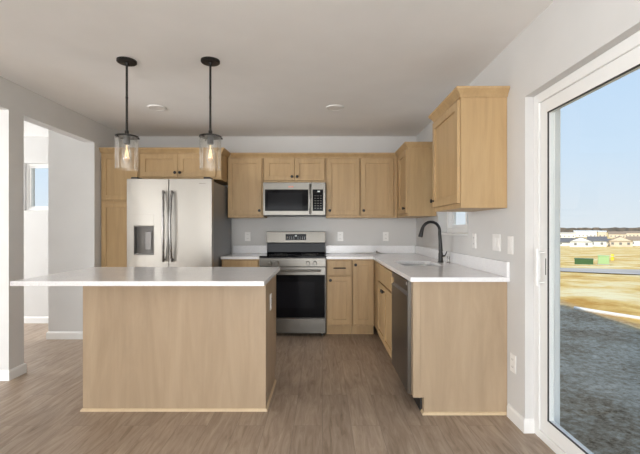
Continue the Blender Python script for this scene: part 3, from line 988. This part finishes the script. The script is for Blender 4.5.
boxes('paddle', [(hx0 + .10, hx0 + .165, .045, .055, hz0 + .05, hz0 + .25)], 'darksteel', dl, bevel=.003)
boxes('control_strip', [(hx0, hx1, -.003, -.0003, hz1 + .003, hz1 + .125)], 'fridgesteel', dl, bevel=.002)
dr_ = boxes('door', [(split + .003, W_, 0, .07, z0, z1)], 'fridgesteel', r_, bevel=.005)
boxes('door_gap', [(split - .0025, split + .0025, .02, .07, z0, z1)], 'gasket', r_)
boxes('brand_mark', [(.77 + k * .012, .778 + k * .012, -.0006, .0005, 1.712, 1.718) for k in range(6)], 'dispgrey', dr_)
for s, par in ((-1, dl), (1, dr_)):
    bm = bmesh.new()
    x = split + s * .046
    pts, rad = [], []
    for k in range(13):
        u = k / 12
        z = .885 + u * .75
        pts.append((x - s * 0.010 * (1 - (2 * u - 1) ** 2), -.032 - .028 * (1 - (2 * u - 1) ** 2), z))
        rad.append(.0135)
    tube(bm, pts, .0135, 12)
    for z in (.905, 1.615): tube(bm, [(x, .0, z), (x, -.034, z)], .011, 10)
    link('handle', bm, 'handlesteel', par, smooth=True)
fd = boxes('freezer_drawer', [(0, W_, 0, .07, .065, .693)], 'fridgesteel', r_, bevel=.005)
bm = bmesh.new()
tube(bm, [(.08, -.045, .63), (W_ - .08, -.045, .63)], .0125, 12)
for x in (.11, W_ - .11): tube(bm, [(x, 0, .63), (x, -.045, .63)], .010, 10)
link('handle', bm, 'steel', fd, smooth=True)
for x in (.03, W_ - .10):
    boxes('hinge_cover', [(x, x + .07, .03, .17, 1.7665, 1.787)], 'blackplastic', r_, bevel=.004)

# ================================================================ PENDANT LAMPS
def pendant(x, y, label):
    r_ = thing('pendant_lamp', label, 'pendant lamp', (x, y, ZC), 0, 'glass pendants over the island')
    bm = bmesh.new(); lathe(bm, [(.067, -.0005), (.067, -.014), (.062, -.018), (.016, -.020), (.012, -.034), (.001, -.034)], seg=28)
    link('canopy', bm, 'bronze', r_, smooth=True)
    bm = bmesh.new(); tube(bm, [(0, 0, -.034), (0, 0, -.535)], .0078, 10)
    tube(bm, [(0, 0, -.26), (0, 0, -.275)], .009, 10); tube(bm, [(0, 0, -.505), (0, 0, -.54)], .013, 12)
    link('rod', bm, 'bronze', r_, smooth=True)
    bm = bmesh.new(); lathe(bm, [(.012, -.536), (.070, -.540), (.078, -.544), (.078, -.553), (.070, -.553), (.001, -.552)], seg=32)
    cp_ = link('cap', bm, 'bronze', r_, smooth=True)
    for a in (10, 130, 250):
        bm = bmesh.new(); ca, sa = math.cos(math.radians(a)), math.sin(math.radians(a))
        tube(bm, [(ca * .076, sa * .076, -.560), (ca * .086, sa * .086, -.560)], .0045, 8)
        box(bm, ca * .080 - .003, ca * .080 + .003, sa * .080 - .003, sa * .080 + .003, -.565, -.552)
        link('thumb_screw', bm, 'bronze', cp_, smooth=True)
    bm = bmesh.new(); tube(bm, [(0, 0, -.552), (0, 0, -.60)], .0225, 16)
    link('socket', bm, 'bronze', r_, smooth=True)
    bm = bmesh.new()
    lathe(bm, [(.0765, -.5535), (.0765, -.782), (.0735, -.782), (.0735, -.5535)], seg=40, closed=True)
    link('glass_shade', bm, 'lampglass', r_, smooth=True)
    bm = bmesh.new()
    lathe(bm, [(.014, -.600), (.017, -.615), (.026, -.650), (.0315, -.690), (.030, -.712), (.020, -.733), (.001, -.742)], seg=24)
    bl = link('bulb', bm, 'bulbglass', r_, smooth=True)
    bm = bmesh.new()
    tube(bm, [(0, 0, -.61), (0, 0, -.64)], .004, 8)
    for k in range(6):
        a, a2 = 2 * PI * k / 6, 2 * PI * (k + .5) / 6
        tube(bm, [(.006 * math.cos(a), .006 * math.sin(a), -.64), (.015 * math.cos(a2), .015 * math.sin(a2), -.705)], .0012, 5)
        tube(bm, [(.015 * math.cos(a2), .015 * math.sin(a2), -.705), (.006 * math.cos(a + PI / 3), .006 * math.sin(a + PI / 3), -.64)], .0012, 5)
    link('filament', bm, 'filament', bl)
    return r_
pendant(-1.405, 2.80, 'clear glass cylinder pendant hanging over the left part of the island')
pendant(-.805, 2.80, 'clear glass cylinder pendant hanging over the right part of the island')

# recessed ceiling discs
for x, lab in ((-1.645, 'flat white ceiling light left of the pendants, above the aisle before the refrigerator'), (.124, 'flat white ceiling light above the aisle before the range')):
    r_ = thing('ceiling_light', lab, 'ceiling light', (x, 3.88, ZC))
    bm = bmesh.new(); lathe(bm, [(.090, -.0005), (.088, -.010), (.072, -.012), (.070, -.006), (.070, -.0005)], seg=32)
    link('trim_ring', bm, 'trim', r_, smooth=True)
    bm = bmesh.new(); lathe(bm, [(.0695, -.006), (.0695, -.0095), (.001, -.0095)], seg=32)
    link('lens', bm, 'plate', r_, smooth=True)

# ================================================================ OUTDOORS
def gz(y):
    if y < 9: return -.40
    if y < 24: return -.40 - (y - 9) / 15 * .55
    if y < 180: return -.95 - (y - 24) / 156 * 6.15
    return -7.10
bm = bmesh.new()
ys = [-60, -20, -8] + [0 + .5 * i for i in range(19)] + [10, 12, 14, 16, 18, 20, 22, 24, 30, 40, 60, 90, 130, 180, 300, 700, 2500]
xs = [-400, -60, -20, -8, 0, 1] + [1.5 + .5 * i for i in range(18)] + [12, 15, 20, 30, 50, 90, 160, 400, 2500]
rv_ = random.Random(3)
grid = []
for y in ys:
    row = []
    for x in xs:
        z = gz(y)
        if x > 1.6 and 0 < y < 24 and x < 30: z += rv_.uniform(-.02, .02)
        row.append(bm.verts.new((x, y, z)))
    grid.append(row)
for i in range(len(ys) - 1):
    for j in range(len(xs) - 1):
        bm.faces.new((grid[i][j], grid[i][j + 1], grid[i + 1][j + 1], grid[i + 1][j]))
# keep the soil out of the building footprint
g = link('ground', bm, 'ground', smooth=True)
struct(g)
# gravel road
bm = bmesh.new()
pts_a = [(6, 20.9), (10.9, 17.7), (12.9, 15.9), (22, 9.2)]
pts_b = [(6, 23.6), (12.5, 20.3), (15.4, 18.9), (30, 12)]
va = [bm.verts.new((x, y, gz(y) + .03)) for x, y in pts_a]; vb = [bm.verts.new((x, y, gz(y) + .03)) for x, y in pts_b]
for i in range(len(va) - 1): bm.faces.new((va[i], va[i + 1], vb[i + 1], vb[i]))
struct(link('road', bm, 'road'))

def place(px, d): return (px - 322.5) * d / 390
# utility boxes
r_ = thing('utility_box', 'low dark green utility box on the straw ground beyond the road', 'utility box', (place(587, 24), 24.3, gz(24.3)), -.58)
boxes('housing', [(-.48, .48, -.3, .3, 0.0, .30)], 'greenbox', r_, bevel=.02)
boxes('lid', [(-.50, .50, -.32, .32, .301, .36)], 'greenbox', r_, bevel=.02)
r_ = thing('utility_box', 'pale green upright utility box right of the dark green one', 'utility box', (place(603.5, 23.4), 23.4, gz(23.4)), -.58)
boxes('base', [(-.30, .30, -.25, .25, 0.0, .06)], 'road', r_)
boxes('housing', [(-.27, .27, -.22, .22, .061, .52)], 'limebox', r_, bevel=.02)
boxes('lid', [(-.285, .285, -.235, .235, .521, .57)], 'limebox', r_, bevel=.02)
r_ = thing('marker_post', 'short yellow utility marker in the field', 'marker post', (place(612.5, 30), 30, gz(30)))
bm = bmesh.new(); lathe(bm, [(.11, .0), (.11, .42), (.08, .48), (.001, .5)], seg=12); link('post', bm, 'yellow', r_)
boxes('band', [(-.115, .115, -.115, .115, .3, .34)], 'plate', r_)

def house(px, d, w_, dp, h, rh, label, wm='siding', rm='roofing', ridge='x', rz=-0.58):
    r_ = thing('distant_house', label, 'house', (place(px, d), d, gz(d) - .02), rz)
    boxes('walls', [(-w_ / 2, w_ / 2, -dp / 2, dp / 2, 0, h)], wm, r_)
    o = .4
    bm = bmesh.new()
    X, Y = w_ / 2 + o, dp / 2 + o
    if ridge == 'x':
        v = [bm.verts.new(p) for p in ((-X, -Y, h + .01), (X, -Y, h + .01), (X, Y, h + .01), (-X, Y, h + .01), (-X, 0, h + rh), (X, 0, h + rh))]
        fs = ((0, 1, 5, 4), (2, 3, 4, 5), (0, 4, 3), (1, 2, 5), (0, 3, 2, 1))
    else:
        v = [bm.verts.new(p) for p in ((-X, -Y, h + .01), (X, -Y, h + .01), (X, Y, h + .01), (-X, Y, h + .01), (0, -Y, h + rh), (0, Y, h + rh))]
        fs = ((0, 4, 5, 3), (1, 2, 5, 4), (0, 1, 4), (2, 3, 5), (0, 3, 2, 1))
    for f in fs: bm.faces.new([v[i] for i in f])
    link('roof', bm, rm, r_)
    if ridge == 'y':
        bm = bmesh.new(); v = [bm.verts.new(p) for p in ((-X + .5, -Y - .02, h + .05), (X - .5, -Y - .02, h + .05), (0, -Y - .02, h + rh - .3), (-X + .5, -Y + .1, h + .05), (X - .5, -Y + .1, h + .05), (0, -Y + .1, h + rh - .3))]
        for f in ((0, 1, 2), (3, 5, 4), (0, 3, 4, 1), (1, 4, 5, 2), (2, 5, 3, 0)): bm.faces.new([v[i] for i in f])
        link('gable', bm, wm, r_)
    nw = max(2, int(w_ / 3))
    for k in range(nw):
        x = -w_ / 2 + (k + .5) * w_ / nw
        boxes('window', [(x - .5, x + .5, -dp / 2 - .03, -dp / 2 - .005, .9, min(h - .3, 2.0))], 'case', r_)
    return r_
house(581, 180, 8.6, 6, 2.6, 2.2, 'white gabled house seen through the sliding door, left of the tan gabled house', ridge='y')
house(597, 187, 7.2, 5, 2.6, 2.2, 'white house with dark roof just right of the gabled white house')
house(566, 192, 8.5, 5, 1.8, 2.2, 'low house with dark roof at the left edge of the glass door view')
house(608, 202, 3.2, 4, 1.7, 1.6, 'small tan house with dark roof between the white and tan houses', wm='tansiding')
house(620, 186, 9, 6, 2.6, 2.4, 'tan gabled house in the distance right of the white houses', wm='tansiding', rm='brownroof', ridge='y')
house(637, 194, 8, 6, 2.8, 1.9, 'pale house with brown roof at the far right of the view', wm='siding', rm='brownroof')
house(565, 380, 17, 12, 4.2, 1.0, 'pale warehouse far behind the low dark-roofed house', rm='tansiding')
house(585, 410, 20, 12, 5.8, 1.0, 'long white warehouse on the horizon behind the white houses', rm='siding')
house(602, 400, 7, 10, 5.6, 1.0, 'cream warehouse block on the horizon right of the long white one', wm='tansiding', rm='siding')
house(617, 380, 13, 10, 3.4, 2.6, 'brown roofed barn on the horizon behind the tan gabled house', wm='tansiding', rm='brownroof')
house(637, 410, 22, 12, 4.2, 2.0, 'tan house row on the horizon at the right', wm='tansiding', rm='brownroof')

bm = bmesh.new()
tube(bm, [(5.14, 7.95, -.38), (5.24, 7.72, -.375), (5.70, 7.0, -.375), (6.5, 5.7, -.375), (8.4, 2.9, -.375)], .035, 8)
tag(link('edging_strip', bm, 'plate', smooth=True), 'thin pale edging strip lying on the straw at the edge of the house shade', 'edging')

# wooded ridge: one continuous band of trees on the horizon
bm = bmesh.new()
rr_ = random.Random(9)
n_ = 260
front, top, back = [], [], []
for i in range(n_):
    a = -300 + i * 9
    h = 4.6 + 1.2 * math.sin(i * .11) + rr_.uniform(-.8, 1.4)
    front.append(bm.verts.new((a, 900 + rr_.uniform(-6, 6), -8)))
    top.append(bm.verts.new((a + rr_.uniform(-2, 2), 912 + rr_.uniform(-5, 5), h)))
    back.append(bm.verts.new((a, 960, -8)))
for i in range(n_ - 1):
    bm.faces.new((front[i], front[i + 1], top[i + 1], top[i])); bm.faces.new((top[i], top[i + 1], back[i + 1], back[i]))
tl = link('treeline', bm, 'trees')
tl['kind'] = 'stuff'; tl['label'] = 'dark bare wooded ridge along the horizon'; tl['category'] = 'trees'
